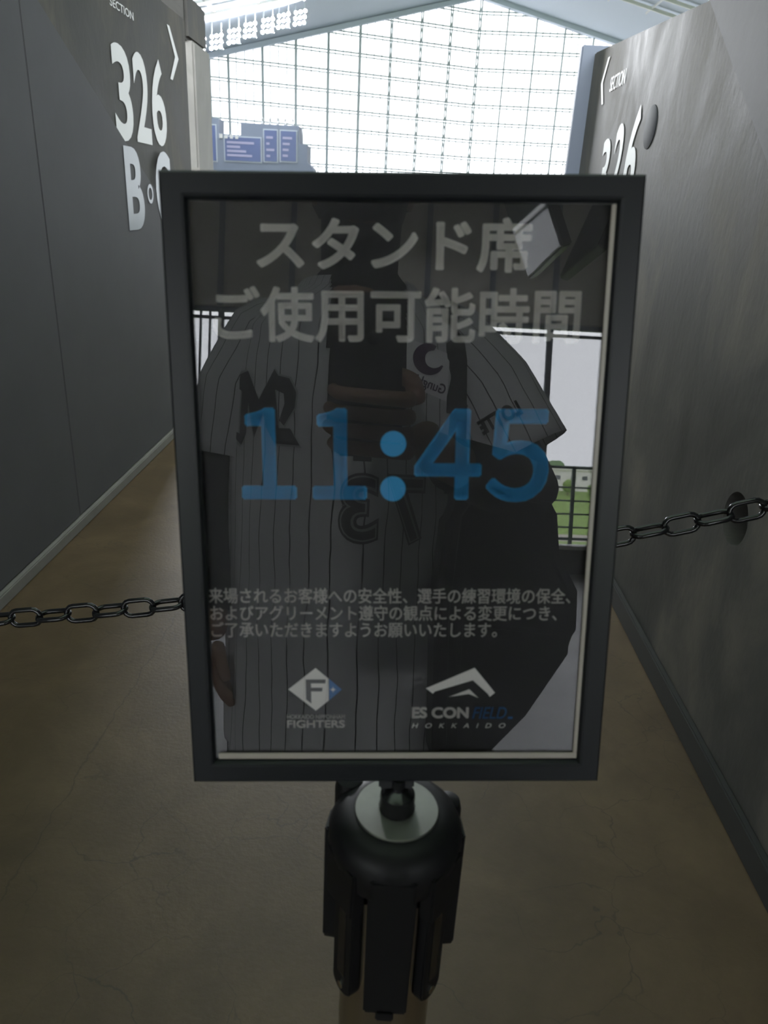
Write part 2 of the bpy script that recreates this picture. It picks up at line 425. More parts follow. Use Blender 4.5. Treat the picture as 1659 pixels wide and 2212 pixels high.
# ------------------------------------------------------------------ concourse behind the camera
MB().box(-14, 14, -7.6, -.6, 4.3, 4.5).build('ceiling', 'ceiling_grey', kind='structure')
MB().box(-14, LX - .28, -.6, -.35, 0, 4.3).build('wall_concourse_left', 'beige_wall', kind='structure')
MB().box(RX + .28, 14, -.6, -.35, 0, 4.3).build('wall_concourse_right', 'beige_wall', kind='structure')
wb = MB().box(-14, 14, -7.6, -7.4, 2.79, 4.3).build('wall_back', 'beige_wall', kind='structure')
MB().box(-14, 14, -7.6, -7.38, 0, .28).build('trim_2', 'dark_kerb', kind='structure')
MB().box(-14, 14, -7.62, -7.36, .28, .32).build('trim_3', 'sill_white', kind='structure', bevel=.005)
for x in (-2.9, -1.40, -.64, .83, 1.55, 2.25, 3.8):
    MB().box(x - .03, x + .03, -7.4, -7.37, 2.79, 4.3).build('joint_cover', 'score_body', wb)
win = MB().box(-14, 14, -7.53, -7.47, 2.74, 2.79).build('window_1', 'score_body', kind='structure')
for x, w in ((-6.6, .05), (-4.9, .05), (-3.4, .05), (-1.62, .018), (-1.52, .018), (-1.40, .06), (2.25, .06), (4.2, .05), (6.0, .05)):
    MB().box(x - w / 2, x + w / 2, -7.53, -7.47, .32, 2.74).build('mullion', 'score_body', win)
MB().box(-14, 14, -7.52, -7.48, 2.66, 2.69).build('transom', 'score_body', win)
xs = [-14, -6.6, -4.9, -3.4, -1.40, 2.25, 4.2, 6.0, 14]
for a, b in zip(xs, xs[1:]):
    MB().box(a + .03, b - .03, -7.505, -7.50, .32, 2.66).build('pane', 'window_glass', win)
portal('window_back_offscreen', (0, -7.42, 1.5), (-PI / 2, 0, 0), 27.5, 2.4)

# outside: guard rail, road, bank, building, trees
gr = thing('guard_rail', 'dark green metal guard rail with thin horizontal bars outside the concourse window', 'railing', (0, -7.95, -.25))
for x in (-5.6, -2.9, -.1, 2.76, 5.6):
    MB().box(x - .02, x + .02, -.02, .02, 0, 1.46).build('post', 'bar_green', gr)
for z, r in ((1.46, .018), (1.22, .011), (1.06, .011), (.90, .011), (.74, .011), (.60, .018)):
    MB().tube([(-8, 0, z), (8, 0, z)], r, 8).build('bar', 'bar_green', gr)
MB().box(-14, 14, -8.4, -7.6, -.6, -.25).build('floor_ledge', 'sill_white', kind='structure')
MB().box(-160, 220, -94, -8.4, -9, -8).build('ground', 'leaf', kind='structure')
MB().box(-160, 220, -104, -94, -9, -7.98).build('ground_road', 'road', kind='structure')
yb = MB(); yb.add([(-160, -104, -8), (220, -104, -8), (220, -119, -2.2), (-160, -119, -2.2), (220, -400, -2.2), (-160, -400, -2.2)], [(0, 1, 2, 3), (3, 2, 4, 5)])
yb.build('ground_bank', 'leaf', kind='structure')
bd = thing('building', 'long white low building with a row of small dark windows behind the grass bank', 'building', (38, -126, -2.2))
MB().box(-22, 22, -4, 4, 0, 3.5).build('wall', 'building_white', bd)
MB().box(-22.3, 22.3, -4.3, 4.3, 3.5, 3.8).build('roof', 'building_white', bd, bevel=.05)
for i in range(18):
    x = -20 + i * 2.3 + (.35 if i % 2 else 0)
    w = MB().box(x - .45, x + .45, 3.98, 4.03, 1.9, 2.6).build('window', 'window_dark', bd)
def tree(x, y, z, h, r, m, label, group):
    t = thing('tree', label, 'tree', (x, y, z), group)
    MB().tube([(0, 0, 0), (.05, 0, h * .5)], [r * .1, r * .06], 7).build('trunk', 'trunk', t)
    mb = MB()
    for i in range(9):
        a = random.random() * 2 * PI; q = random.random()
        c = (math.cos(a) * r * .5 * q, math.sin(a) * r * .5 * q, h * .35 + h * .5 * random.random())
        mb.sphere(c, r * (.35 + .3 * random.random()), 9, 6, (1, 1, .9))
    me = mb.mesh('crown')
    for v in me.vertices: v.co += Vector((random.uniform(-1, 1), random.uniform(-1, 1), random.uniform(-1, 1))) * r * .09
    link('crown', me, m, t)
for x, y, h, r, lab in ((31.0, -137, 5.4, 2.4, 'broad dark leafy tree behind the white building, shorter than its neighbour'), (35.6, -136, 6.1, 2.2, 'tallest dark leafy tree rising behind the white building'), (40.2, -138, 5.2, 2.8, 'widest dark leafy tree behind the white building')):
    tree(x, y, -2.2, h, r, 'leaf_dark', lab, 'trees behind the white building')
for x, h, lab in ((33.0, 1.5, 'lowest bright green shrub on the bank before the white building'), (36.8, 2.4, 'tallest bright green pointed shrub on the bank before the white building'), (41.2, 1.8, 'middling bright green shrub on the bank before the white building')):
    tree(x, -117.5, -2.75, h, 1.2, 'leaf', lab, 'shrubs on the grass bank')

# hanging twin monitors
mt = thing('monitor_mount', 'grey ceiling pole with a cross arm between two hanging monitors', 'mount', (1.0, -2.72, 4.3))
MB().tube([(0, 0, 0), (0, 0, -1.35)], .025, 12).build('pole', 'dark_steel', mt)
MB().lathe([(.09, 0), (.09, -.02), (.03, -.03)], 20).build('ceiling_plate', 'dark_steel', mt)
MB().box(-.395, .35, -.03, .03, -1.37, -1.33).build('cross_arm', 'dark_steel', mt)
for sgn, lab in ((-1, 'black hanging monitor whose glossy screen mirrors the window grid'), (1, 'black hanging monitor turned away, seen from its dark back')):
    t = thing('hanging_monitor', lab, 'monitor', ((.585 if sgn < 0 else 1.40), -2.72, 2.96))
    t.rotation_euler = (0, math.radians(22 * sgn), 0)
    MB().box(-.025, .025, -.29, .29, -.88, .18).build('casing', 'black_plastic', t, bevel=.008)
    MB().box(sgn * .024, sgn * .0275, -.275, .275, -.865, .165).build('screen', 'tv_screen', t)

# ------------------------------------------------------------------ the stadium
A = Vector((7.25, 106.6, 0)); dl = Vector((0.91527, 0.40284, 0)); dr = Vector((0.99885, -0.04789, 0))
def gable(s, left): return 25.0 + (s * .2915 if left else -s * .2525)   # roof line height over the facade
fac = MB().box(-33, 30, 100, 109, -12.6, -12).build('window_2', 'mullion', kind='structure')
def facade(d, left, span, maj):
    sg = -1 if left else 1
    nrm_ = Vector((-d.y, d.x, 0)) if left else Vector((-d.y, d.x, 0))
    def P(s, z, off=0.): return A + d * (sg * s) - nrm_ * off + Vector((0, 0, z))
    minor = maj / 4
    n = int(span / minor)
    rows = [-12 + .0] + [1.2 + 2 * k for k in range(12)]
    for i in range(n + 1):
        s = i * minor; top = gable(-s if left else s, left)
        if i % 4 == 0:
            if i == 0 and not left: continue
            for off in (.1, .62):
                MB().bar(P(s, -12, off), P(s, top, off), .24, .16).build('mullion', 'mullion', fac)
            mb = MB(); z = -12.; k = 0
            while z < top - 1.0:
                mb.bar(P(s, z, .1 if k % 2 else .62), P(s, z + 1.0, .62 if k % 2 else .1), .07); z += 1.0; k += 1
            mb.build('lacing', 'mullion', fac)
        else:
            MB().bar(P(s, -12), P(s, top), .15, .10).build('mullion', 'mullion', fac)
    for z in rows[1:]:
        smax = span
        g0 = gable(0, left); sl = .2915 if left else .2525
        if z > gable(-span if left else span, left): smax = (g0 - z) / sl
        if smax <= 0: continue
        for dz, w in ((.15, .16), (-.15, .13)):
            MB().bar(P(0, z + dz, .05), P(smax, z + dz, .05), .1, w).build('transom', 'mullion', fac)
    panes = []
    for i in range(n):
        for j in range(len(rows)):
            z0 = rows[j]; z1 = rows[j + 1] if j + 1 < len(rows) else 30
            s0 = i * minor; s1 = s0 + minor
            t0 = gable(-s0 if left else s0, left); t1 = gable(-s1 if left else s1, left)
            if z0 >= t0: continue
            a, b = min(z1, t0), min(z1, t1)
            if b <= z0 + .02: b = z0 + .02
            panes.append((s0, s1, z0, a, b))
    return P, panes
allp = []
for d, left, span, maj in ((dl, True, 42.0, 3.85), (dr, False, 28.0, 3.5)):
    P, panes = facade(d, left, span, maj)
    for (s0, s1, z0, a, b) in panes:
        q = [P(s0 + .03, z0 + .03, -.02), P(s1 - .03, z0 + .03, -.02), P(s1 - .03, b - .03, -.02), P(s0 + .03, a - .03, -.02)]
        vis = (z0 > 3 and s1 < (32 if left else 15.5))
        allp.append((0 if vis else 1, q))
allp.sort(key=lambda t: t[0])
rest = MB()
for i, (v, q) in enumerate(allp):
    if i < 300: link('pane', mesh_of('pane', q, [(0, 1, 2, 3)]), 'facade_glass', fac)
    else: rest.add(q, [(0, 1, 2, 3)])
r_ = rest.build('glazing', 'facade_glass', fac); r_['kind'] = 'stuff'
portal('window_facade_portal', (4, 104, 8), (-PI / 2, 0, PI), 70, 40)

# roof over the bowl: two slopes from the facade gable towards the concourse
def roofpt(s, left, y):
    z = gable(-s if left else s, left)
    p = A + (dl * -s if left else dr * s)
    return Vector((p.x, p.y if y is None else y, z))
YN = -8.0
for left, span in ((True, 44.0), (False, 34.0)):
    a, b = roofpt(0, left, None), roofpt(span, left, None)
    c, d2 = roofpt(span, left, YN), roofpt(0, left, YN)
    mb = MB(); up = Vector((0, 0, .6))
    mb.add([a, b, c, d2, a + up, b + up, c + up, d2 + up], [(0, 1, 2, 3), (7, 6, 5, 4), (0, 4, 5, 1), (1, 5, 6, 2), (2, 6, 7, 3), (3, 7, 4, 0)])
    ro = mb.build('roof', 'roof_panel', kind='structure')
    ro.name = 'roof_left' if left else 'roof_right'
    # edge fascia along the facade and cross beams
    fasc = MB().bar(a + Vector((0, -.7, -.25)), b + Vector((0, -.7, -.25)), 1.2, .5).build('fascia', 'roof_panel', ro)
    for k, dy in enumerate((17, 21, 25, 29, 34, 40)):
        o1 = Vector((0, -dy, -.35))
        MB().bar(a + o1, b + o1, .22, .3).build('beam', 'roof_beam', ro)
    for s in range(4, int(span), 4):
        p = roofpt(s, left, None)
        MB().bar((p.x, p.y - 15, p.z - .3), (p.x, p.y - 62, p.z - .3), .12, .2).build('purlin', 'roof_beam', ro)

for nm, x in (('light_blocker_left', -32.6), ('light_blocker_right', 40.)):  # unseen side walls, added to keep sky light off the roof underside
    MB().box(x - .4, x + .4, -8, 108, -12, 13 if x < 0 else 17).build(nm, 'seat_slab', kind='structure')
# floodlight banks hung below the left roof slope
fpos = [(-20.71, 81.18, 14.31), (-19.22, 81.84, 14.78), (-17.67, 82.52, 15.42), (-16.23, 83.15, 16.1), (-14.64, 83.85, 16.67), (-13.21, 84.48, 17.24), (-11.68, 85.16, 17.7)]
fl_label = ['{} bank of white floodlights along the dark roof edge, counted from the concrete pier'.format(n) for n in ('first', 'second', 'third', 'fourth', 'fifth', 'sixth', 'seventh')]
lamp_me = MB().lathe([(.135, .0), (.145, -.03), (.15, -.03), (.155, .0), (.12, .14), (.06, .18)], 12).mesh('lamp'); lamp_me.materials.append(M['white_steel'])
glow_me = MB().lathe([(.135, -.005), (.001, -.005)], 12, cap=False).mesh('lens'); glow_me.materials.append(M['flood_lamp'])
for i, p in enumerate(fpos):
    t = thing('floodlight_bank', fl_label[i], 'floodlight', p, 'floodlight banks under the roof')
    fr = MB()
    for zz in (-.55, 0, .55): fr.box(-.62, .62, .18, .26, zz - .05, zz + .05)
    for xx in (-.45, .45): fr.box(xx - .04, xx + .04, .2, .3, -.6, 1.6)
    fr.build('bracket', 'white_steel', t)
    for r in range(3):
        for c in range(3):
            o = link('lamp', lamp_me, None, t); link('lens', glow_me, None, o)
            o.location = ((c - 1) * .45 + (r - 1) * .06, .0, (r - 1) * .48 + (c - 1) * .10)
            o.rotation_euler = (math.radians(-90 + 22), 0, 0)
            o.scale = (1, 1, 1)

# scoreboard block in front of the facade
sb = thing('scoreboard', 'stepped blue-grey scoreboard block with dim screens in front of the glass facade', 'scoreboard', (0, 85, -12))
T = Matrix.Rotation(PI / 2, 4, 'X')
prof = [(-25, 0), (-8, 0), (-8, 14.2), (-10.2, 14.8), (-10.2, 16.3), (-10.85, 16.9), (-10.85, 18.5), (-11.65, 18.6), (-11.75, 20.24), (-17.72, 20.27), (-17.75, 19.12), (-20.05, 19.19), (-20.0, 20.55), (-25, 20.9)]
MB().prism(prof, -2.5, T).build('body', 'score_body', sb)
for x0, x1, z0, z1 in ((-21.7, -20.35, 16.6, 19.9), (-19.4, -15.7, 16.7, 18.9), (-15.3, -14.0, 16.8, 19.7), (-13.6, -12.0, 16.9, 19.7)):
    sc = MB().box(x0, x1, -.12, .05, z0, z1).build('screen', 'screen_blue', sb)
    MB().box(x0 - .12, x1 + .12, -.06, .02, z0 - .12, z1 + .12).build('screen_frame', 'white_steel', sb)
    for k in range(4):
        zz = z0 + .4 + k * (z1 - z0 - .6) / 4
        ln = (x1 - x0) * random.uniform(.4, .85)
        MB().box(x0 + .2, x0 + .2 + ln - .2, -.14, -.11, zz, zz + .22).build('text_bar', 'screen_text', sc)
for i in range(5):
    x = -15.7 + i * .8
    MB().lathe([(.16, 0), (.12, .25), (.05, .35), (.12, .5), (.12, .62), (.02, .75)], 10, Matrix.Translation((x, 1, 20.25))).build('lamp_post', 'roof_beam', sb)
for i in range(4):
    x = -19.8 + i * .55
    MB().box(x - .16, x + .16, -.15, .1, 18.75, 19.15 - .1 * (i % 2)).build('vent_box', 'roof_beam', sb)
# pale concrete pier beyond the end of the left wall, bowl and parapet
pr = MB().box(-3.4, -2.09, 8.0, 8.6, 0, 2.62).build('pillar_1', 'concrete_pier', kind='structure', bevel=.02)
MB().box(-3.45, -2.07, 7.95, 8.65, 1.50, 1.54).build('groove_band', 'kerb_pale', pr)
MB().box(-3.45, -2.13, 7.95, 8.65, 2.62, 3.0).build('capital', 'concrete_wall', pr, bevel=.03)
MB().box(-14, 14, 9.0, 9.2, 0, 1.05).build('wall_front', 'concrete_pier', kind='structure')
sl = MB(); sl.add([(-60, 9.2, -.6), (60, 9.2, -.6), (60, 40, -12), (-60, 40, -12)], [(0, 1, 2, 3)]); sl.build('floor_stand', 'seat_slab', kind='structure')
MB().box(-60, 60, 40, 112, -12.4, -12).build('ground_field', 'field_green', kind='structure')

# ------------------------------------------------------------------ the sign on its barrier post
BX, BY = .0135, .362
sg = thing('sign_stand', 'black framed notice on a steel barrier post with black belt cassettes, blocking the tunnel', 'sign', (BX, BY, 0))
TLc = Vector((-0.12861725, 0.41026062, 1.3105957)) - Vector((BX, BY, 0))
ex = Vector((0.99829111, 0.04331186, 0.03922932)).normalized(); ey = Vector((0.05105481, -0.16145574, -0.98555845))
ey = (ey - ex * ex.dot(ey)).normalized(); nz = ex.cross(ey)      # nz points away from the reader
SM = Matrix((ex * .001, -ey * .001, -nz * .001)).transposed().to_4x4(); SM.translation = TLc   # millimetres: right, up, towards reader
FW, FH = 250., 350.
# frame rails, mitred
prof = [(0, -9), (0, -1.2), (1.2, 0), (10.8, 0), (12.2, -.6), (13.6, -3.4), (13.6, -9)]
def rail(p0, p1, inward):
    """p0->p1 outer edge (u, v); inward = unit direction to the middle"""
    p0, p1, inward = Vector(p0), Vector(p1), Vector(inward); d = (p1 - p0).normalized()
    V = []; n = len(prof)
    for a, h in prof: q = p0 + inward * a + d * a; V.append((q.x, -q.y, h))
    for a, h in prof: q = p1 + inward * a - d * a; V.append((q.x, -q.y, h))
    F = [list(range(n)), list(range(n, 2 * n))[::-1]] + [[i, (i + 1) % n, n + (i + 1) % n, n + i] for i in range(n)]
    return MB().add(V, F, SM)
backing = MB().box(4, 246, -346, -4, -12, -8.2, SM).build('backing_board', 'black_plastic', sg)
for a, b, w in (((0, 0), (FW, 0), (0, 1)), ((0, FH), (FW, FH), (0, -1)), ((0, 0), (0, FH), (1, 0)), ((FW, 0), (FW, FH), (-1, 0))):
    rail(a, b, w).build('frame_rail', 'frame_black', sg)
poster = MB().box(8, 242, -342, -8, -8.2, -7.4, SM).build('poster', 'poster_black', sg)
MB().box(10, 240, -340, -10, -4.9, -4.0, SM).build('cover_sheet', 'cover_glass', sg)
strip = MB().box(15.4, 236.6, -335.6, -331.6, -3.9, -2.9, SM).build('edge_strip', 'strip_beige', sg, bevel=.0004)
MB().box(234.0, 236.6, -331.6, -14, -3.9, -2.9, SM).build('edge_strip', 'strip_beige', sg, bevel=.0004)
PH = -7.1
def print_text(body, u0, v0, u1, v1, m, bold=.02, shear=0., spacing=1., name='lettering'):
    V, F = text_mesh(body, 0 if bold > 0 else 0, shear, spacing)
    if bold > 0:
        em = (v1 - v0) * bold; V, F = strike(V, F, em / (u1 - u0), em / (v1 - v0))
    P = [SM @ Vector((u0 + (u1 - u0) * x, -(v1 + (v0 - v1) * y), PH)) for x, y in V]
    return link(name, mesh_of(name, P, F), m, poster)
def print_poly(pts, m, name='emblem', h=PH):
    return link(name, mesh_of(name, [SM @ Vector((u, -v, h)) for u, v in pts], [list(range(len(pts)))]), m, poster)
print_text('スタンド席', 47.6, 20.4, 193.9, 48.2, 'print_white', .030)
print_text('ご使用可能時間', 23.6, 56.0, 222.3, 85.1, 'print_white', .022)
for ch, u0, u1 in (('１', 35.3, 66.6), ('１', 75.5, 106.6), ('４', 133.2, 171.6), ('５', 174.2, 209.8)):
    print_text(ch, u0, 120.7, u1, 172.8 if ch != '５' else 174.0, 'print_blue', .028, name='digit')
for v in (140.6, 166.4):
    print_poly([(121.3 + 7.3 * math.cos(2 * PI * k / 28), v + 7.3 * math.sin(2 * PI * k / 28)) for k in range(28)], 'print_blue', 'colon_dot')
print_text('来場されるお客様への安全性、選手の練習環境の保全、', 13.2, 226.0, 227.2, 235.8, 'print_white', .014)
print_text('およびアグリーメント遵守の観点による変更につき、', 13.8, 236.8, 219.8, 246.6, 'print_white', .014)
print_text('ご了承いただきますようお願いいたします。', 13.9, 247.4, 184.4, 257.2, 'print_white', .014)
# club emblem: diamond with F and a star
print_poly([(58.8, 291), (75.5, 277), (83.2, 283.9), (83.2, 298.4), (75.3, 305.2)], 'print_white')
print_poly([(83.6, 284.1), (91.2, 291.1), (83.6, 298.2)], 'print_deep_blue')
for a in range(4):
    c, s_ = math.cos(a * PI / 4), math.sin(a * PI / 4); L = 2.3 if a % 2 == 0 else 1.5; w = .35
    print_poly([(85.9 + L * c, 291.1 + L * s_), (85.9 - w * s_, 291.1 + w * c), (85.9 - L * c, 291.1 - L * s_), (85.9 + w * s_, 291.1 - w * c)], 'print_white', 'star_ray', PH + .12)
print_poly([(69.4, 284.4), (81.6, 284.4), (81.3, 287.0), (72.6, 287.0), (72.6, 289.8), (79.6, 289.8), (79.3, 292.3), (72.6, 292.3), (72.6, 300.4), (69.4, 297.6)], 'print_grey', 'emblem_letter', PH + .12)
print_text('HOKKAIDO NIPPONHAM', 57.6, 307.9, 93.0, 310.7, 'print_white', .01)
print_text('FIGHTERS', 57.4, 311.5, 93.0, 316.8, 'print_white', .04)
# ballpark emblem: folded roof
print_poly([(142.5, 290.3), (171.8, 276.8), (171.0, 285.0), (148.1, 292.4), (146.8, 293.9)], 'print_white')
print_poly([(171.8, 276.8), (184.8, 293.3), (181.7, 296.0), (180.5, 294.1), (171.0, 285.0)], 'print_white')
print_poly([(156.2, 296.1), (169.0, 291.0), (168.8, 294.1)], 'print_white')
print_poly([(169.0, 291.0), (174.9, 296.8), (168.8, 294.1)], 'print_white')
print_text('ES CON', 134.1, 302.8, 169.2, 310.5, 'print_white', .06)
print_text('FIELD', 171.4, 302.9, 192.6, 310.7, 'print_deep_blue', .012, .25)
print_poly([(193.6, 309.4), (196.4, 309.4), (196.2, 310.8), (193.4, 310.8)], 'print_deep_blue')
print_text('HOKKAIDO', 134.3, 313.8, 192.1, 317.0, 'print_white', .0, .25, 2.6)

# post, head and cassettes (coordinates relative to the post axis)
MB().lathe([(.165, 0), (.165, .006), (.15, .018), (.05, .03), (.034, .034)], 48).build('base', 'head_black', sg, smooth=True)
MB().lathe([(.0322, .03), (.0322, .93)], 48).build('post_tube', 'steel', sg, smooth=True)
MB().lathe([(.0365, .905), (.0415, .912), (.0430, .925), (.0425, .934), (.0395, .941), (.033, .9455), (.0272, .9462)], 48).build('head_cap', 'head_black', sg, smooth=True)
MB().lathe([(.0268, .940), (.0268, .9468), (.0262, .9474), (.001, .9474)], 40, cap=False).build('top_disc', 'brushed_steel', sg, smooth=True)
MB().lathe([(.0112, .947), (.0116, .9495), (.0108, .952), (.0112, .956), (.0108, .9595), (.007, .962), (.0046, .963), (.0046, .971)], 24).build('sign_rod', 'gloss_black', sg, smooth=True)
MB().box(114, 136, -356, -349, -10.5, -1.5, SM).build('socket', 'black_plastic', sg, bevel=.0012)
def at_az(az):   # az 0 faces the reader, positive turns to the right
    return Matrix.Rotation(math.radians(az - 90), 4, 'Z')
def plate(name, az, w, r0, r1, z0, z1, round_end=False, m='head_black'):
    T = at_az(az) @ Matrix(((0, 0, 1, 0), (1, 0, 0, 0), (0, 1, 0, 0), (0, 0, 0, 1)))   # poly (tangent, z) extruded along the radius
    if round_end:
        pts = [(w / 2, z1), (-w / 2, z1)] + [(w / 2 * math.cos(PI + PI * k / 10), z0 + w / 2 + w / 2 * math.sin(PI + PI * k / 10)) for k in range(11)]
    else:
        pts = [(w / 2, z1), (-w / 2, z1), (-w / 2 * .93, z0), (w / 2 * .93, z0)]
    return MB().prism(pts, r1 - r0, T @ Matrix.Translation((0, 0, r0))).build(name, m, sg, bevel=.0012)
plate('belt_cover', 0, .031, .0300, .0352, .803, .925)
MB().box(-.006, .006, -.0362, -.0335, .797, .806).build('belt_tongue', 'head_black', sg, bevel=.001)
for az in (-52, 52):
    rc = plate('belt_receiver', az, .021, .0300, .0385, .806, .90, True)
    T = at_az(az)
    MB().box(.0380, .0390, -.004, .004, .825, .885, T).build('slot', 'gloss_black', rc)
    MB().lathe([(.0028, -.0005), (.0028, .0008), (.001, .0008)], 12, T @ Matrix.Translation((.0386, 0, .814)) @ Matrix.Rotation(PI / 2, 4, 'Y')).build('screw', 'steel', rc)
    plate('skirt_tab', az, .030, .0320, .0425, .890, .928)
for az in (-98, 98):
    plate('belt_receiver', az, .018, .0300, .0445, .826, .93, True)
plate('skirt_tab', 0, .028, .0340, .0428, .908, .93)
# rolled cassette at the back left and its partner at the back right
for az, z0, z1 in ((-128, .868, .948), (122, .868, .938)):
    T = at_az(az) @ Matrix.Translation((.040, 0, 0))
    MB().lathe([(.006, z0), (.0095, z0 + .006), (.0098, z1 - .008), (.0085, z1 - .002), (.003, z1)], 20, T).build('cassette', 'head_black', sg, smooth=True)

# ------------------------------------------------------------------ plastic chain across the tunnel
ch = thing('barrier_chain', 'black glossy plastic chain hung across the tunnel behind the notice', 'chain', (0, .85, 0))
def stadium_path(L, Hh, r, n=7):
    R = Hh / 2 - r; h = L / 2 - r - R; pts = []
    for k in range(n + 1): a = -PI / 2 + PI * k / n; pts.append((h + R * math.cos(a), R * math.sin(a)))
    for k in range(n + 1): a = PI / 2 + PI * k / n; pts.append((-h + R * math.cos(a), R * math.sin(a)))
    return pts
def link_mesh(L=.0492, Hh=.0285, r=.0035):
    P = stadium_path(L, Hh, r); n = len(P); V = []; F = []; m = 8
    for j, p in enumerate(P):
        a, b = Vector(P[j - 1]), Vector(P[(j + 1) % n]); d = (b - a).normalized(); nn = Vector((d.y, -d.x))
        for i in range(m):
            t = 2 * PI * i / m
            V.append((p[0] + nn.x * r * math.cos(t), nn.y * r * math.cos(t) + p[1], r * math.sin(t)))
    for j in range(n):
        for i in range(m):
            F.append((j * m + i, j * m + (i + 1) % m, ((j + 1) % n) * m + (i + 1) % m, ((j + 1) % n) * m + i))
    return mesh_of('link', V, F)
lm = link_mesh(); lm.materials.append(M['gloss_black'])
for p in lm.polygons: p.use_smooth = True
def cz(x): return .857 + .235 * x + .089 * x * x
pitch = .0392; x = LX + .035; pts = []; k = 0
while x < RX - .03:
    sl_ = .235 + .178 * x; dx = pitch / math.sqrt(1 + sl_ * sl_)
    o = link('link', lm, None, ch)
    d = Vector((1, 0, sl_)).normalized(); yv = Vector((0, 1, 0)); zv = d.cross(yv)
    roll = math.radians((6 if k % 2 == 0 else 88) + random.uniform(-5, 5))
    y2 = zv * math.cos(roll) + yv * math.sin(roll); z2 = d.cross(y2)
    mtx = Matrix((d, y2, z2)).transposed().to_4x4(); mtx.translation = Vector((x, 0, cz(x)))
    o.matrix_local = mtx
    x += dx; k += 1
for xw, s_ in ((LX, 1), (RX, -1)):
    mb = MB(); mb.tube([(xw + s_ * .0, 0, cz(xw)), (xw + s_ * .02, 0, cz(xw))], .004, 8)
    mb.tube([(xw + s_ * (.027 + .009 * math.cos(a)), 0, cz(xw) + .009 * math.sin(a)) for a in [2 * PI * i / 16 for i in range(17)]], .0028, 8)
    mb.build('eye_bolt', 'steel', ch, smooth=True)

# ------------------------------------------------------------------ second barrier post behind the photographer
s2 = thing('barrier_post', 'plain black barrier post with a heavy round base on the concourse floor', 'barrier post', (1.46, -2.66, 0))
MB().lathe([(.17, 0), (.17, .012), (.15, .03), (.05, .05), (.034, .055)], 36).build('base', 'head_black', s2, smooth=True)
MB().lathe([(.0322, .05), (.0322, .93)], 24).build('post_tube', 'head_black', s2, smooth=True)
MB().lathe([(.036, .88), (.042, .90), (.043, .94), (.035, .96), (.01, .965)], 24).build('head_cap', 'head_black', s2, smooth=True)

# ------------------------------------------------------------------ the photographer, mirrored in the notice
PXc, PYc = -.012, -.50
person = thing('person', 'person in a white pinstriped baseball shirt over black, holding up a phone', 'person', (PXc, PYc, 0))
def W2P(v): return Vector(v) - Vector((PXc, PYc, 0))
def skin_mesh(chains, sub=2):
    """chains: list of (points [(x,y,z,r)...]); chained by shared first points"""
    idx = {}; V = []; R = []; E = []
    for chn in chains:
        prev = None
        for p in chn:
            key = tuple(round(c, 4) for c in p[:3])
            if key not in idx:
                idx[key] = len(V); V.append(W2P(p[:3])); R.append(p[3])
            i = idx[key]
            if prev is not None and prev != i: E.append((prev, i))
            prev = i
    me = bpy.data.meshes.new('skin'); me.from_pydata(V, E, [])
    o = bpy.data.objects.new('skin', me); COL.objects.link(o)
    o.modifiers.new('s', 'SKIN')
    for i, r in enumerate(R):
        sv = me.skin_vertices[0].data[i]; sv.radius = (r, r); sv.use_root = (i == 0)
    su = o.modifiers.new('u', 'SUBSURF'); su.levels = sub
    bpy.context.view_layer.update()
    r = bpy.data.meshes.new_from_object(o.evaluated_get(bpy.context.evaluated_depsgraph_get()))
    out = ([v.co.copy() for v in r.vertices], [list(p.vertices) for p in r.polygons])
    bpy.data.objects.remove(o); bpy.data.meshes.remove(me); bpy.data.meshes.remove(r)
    return out
body = MB()
torso = [(PXc, -.50, .93, .135), (PXc, -.495, 1.08, .12), (PXc, -.495, 1.26, .125), (PXc, -.49, 1.385, .095), (PXc, -.475, 1.46, .055), (PXc, -.455, 1.53, .05)]
RW = (.112, -.135, 1.168); LWr = (-.238, -.43, .905)
arms = [[torso[3], (-.17, -.49, 1.395, .062), (-.215, -.50, 1.26, .05), (-.245, -.505, 1.13, .042), (-.245, -.47, 1.02, .040), (*LWr, .028), (-.232, -.415, .855, .032)],
        [torso[3], (.155, -.49, 1.395, .062), (.225, -.465, 1.26, .05), (.285, -.42, 1.13, .042), (.205, -.28, 1.145, .040), (*RW, .028), (.072, -.062, 1.185, .030)]]
legs = [[torso[0], (PXc + s_ * .095, -.50, .84, .095), (PXc + s_ * .11, -.485, .48, .062), (PXc + s_ * .115, -.52, .22, .055), (PXc + s_ * .12, -.52, .10, .04), (PXc + s_ * .13, -.40, .045, .036)] for s_ in (-1, 1)]
v_, f_ = skin_mesh([torso] + arms + legs); body.add(v_, f_)
# left hand, relaxed, hanging
lh = Vector((-.232, -.415, .855))
for k in range(4):
    off = -.026 + .017 * k; l = (.070, .080, .076, .060)[k]
    a = lh + Vector((.004, off * .9 + .01, -.012)); b_ = a + Vector((.006, .006, -l * .5)); c = b_ + Vector((.016, .006, -l * .38)); d_ = c + Vector((.016, 0, -l * .22))
    v_, f_ = skin_mesh([[(*a, .0105), (*b_, .0092), (*c, .0085), (*d_, .007)]], 2); body.add(v_, f_)
a = lh + Vector((.01, .022, .01)); b_ = a + Vector((.012, .022, -.03)); c = b_ + Vector((.012, .006, -.03))
v_, f_ = skin_mesh([[(*a, .013), (*b_, .0105), (*c, .0085)]], 2); body.add(v_, f_)
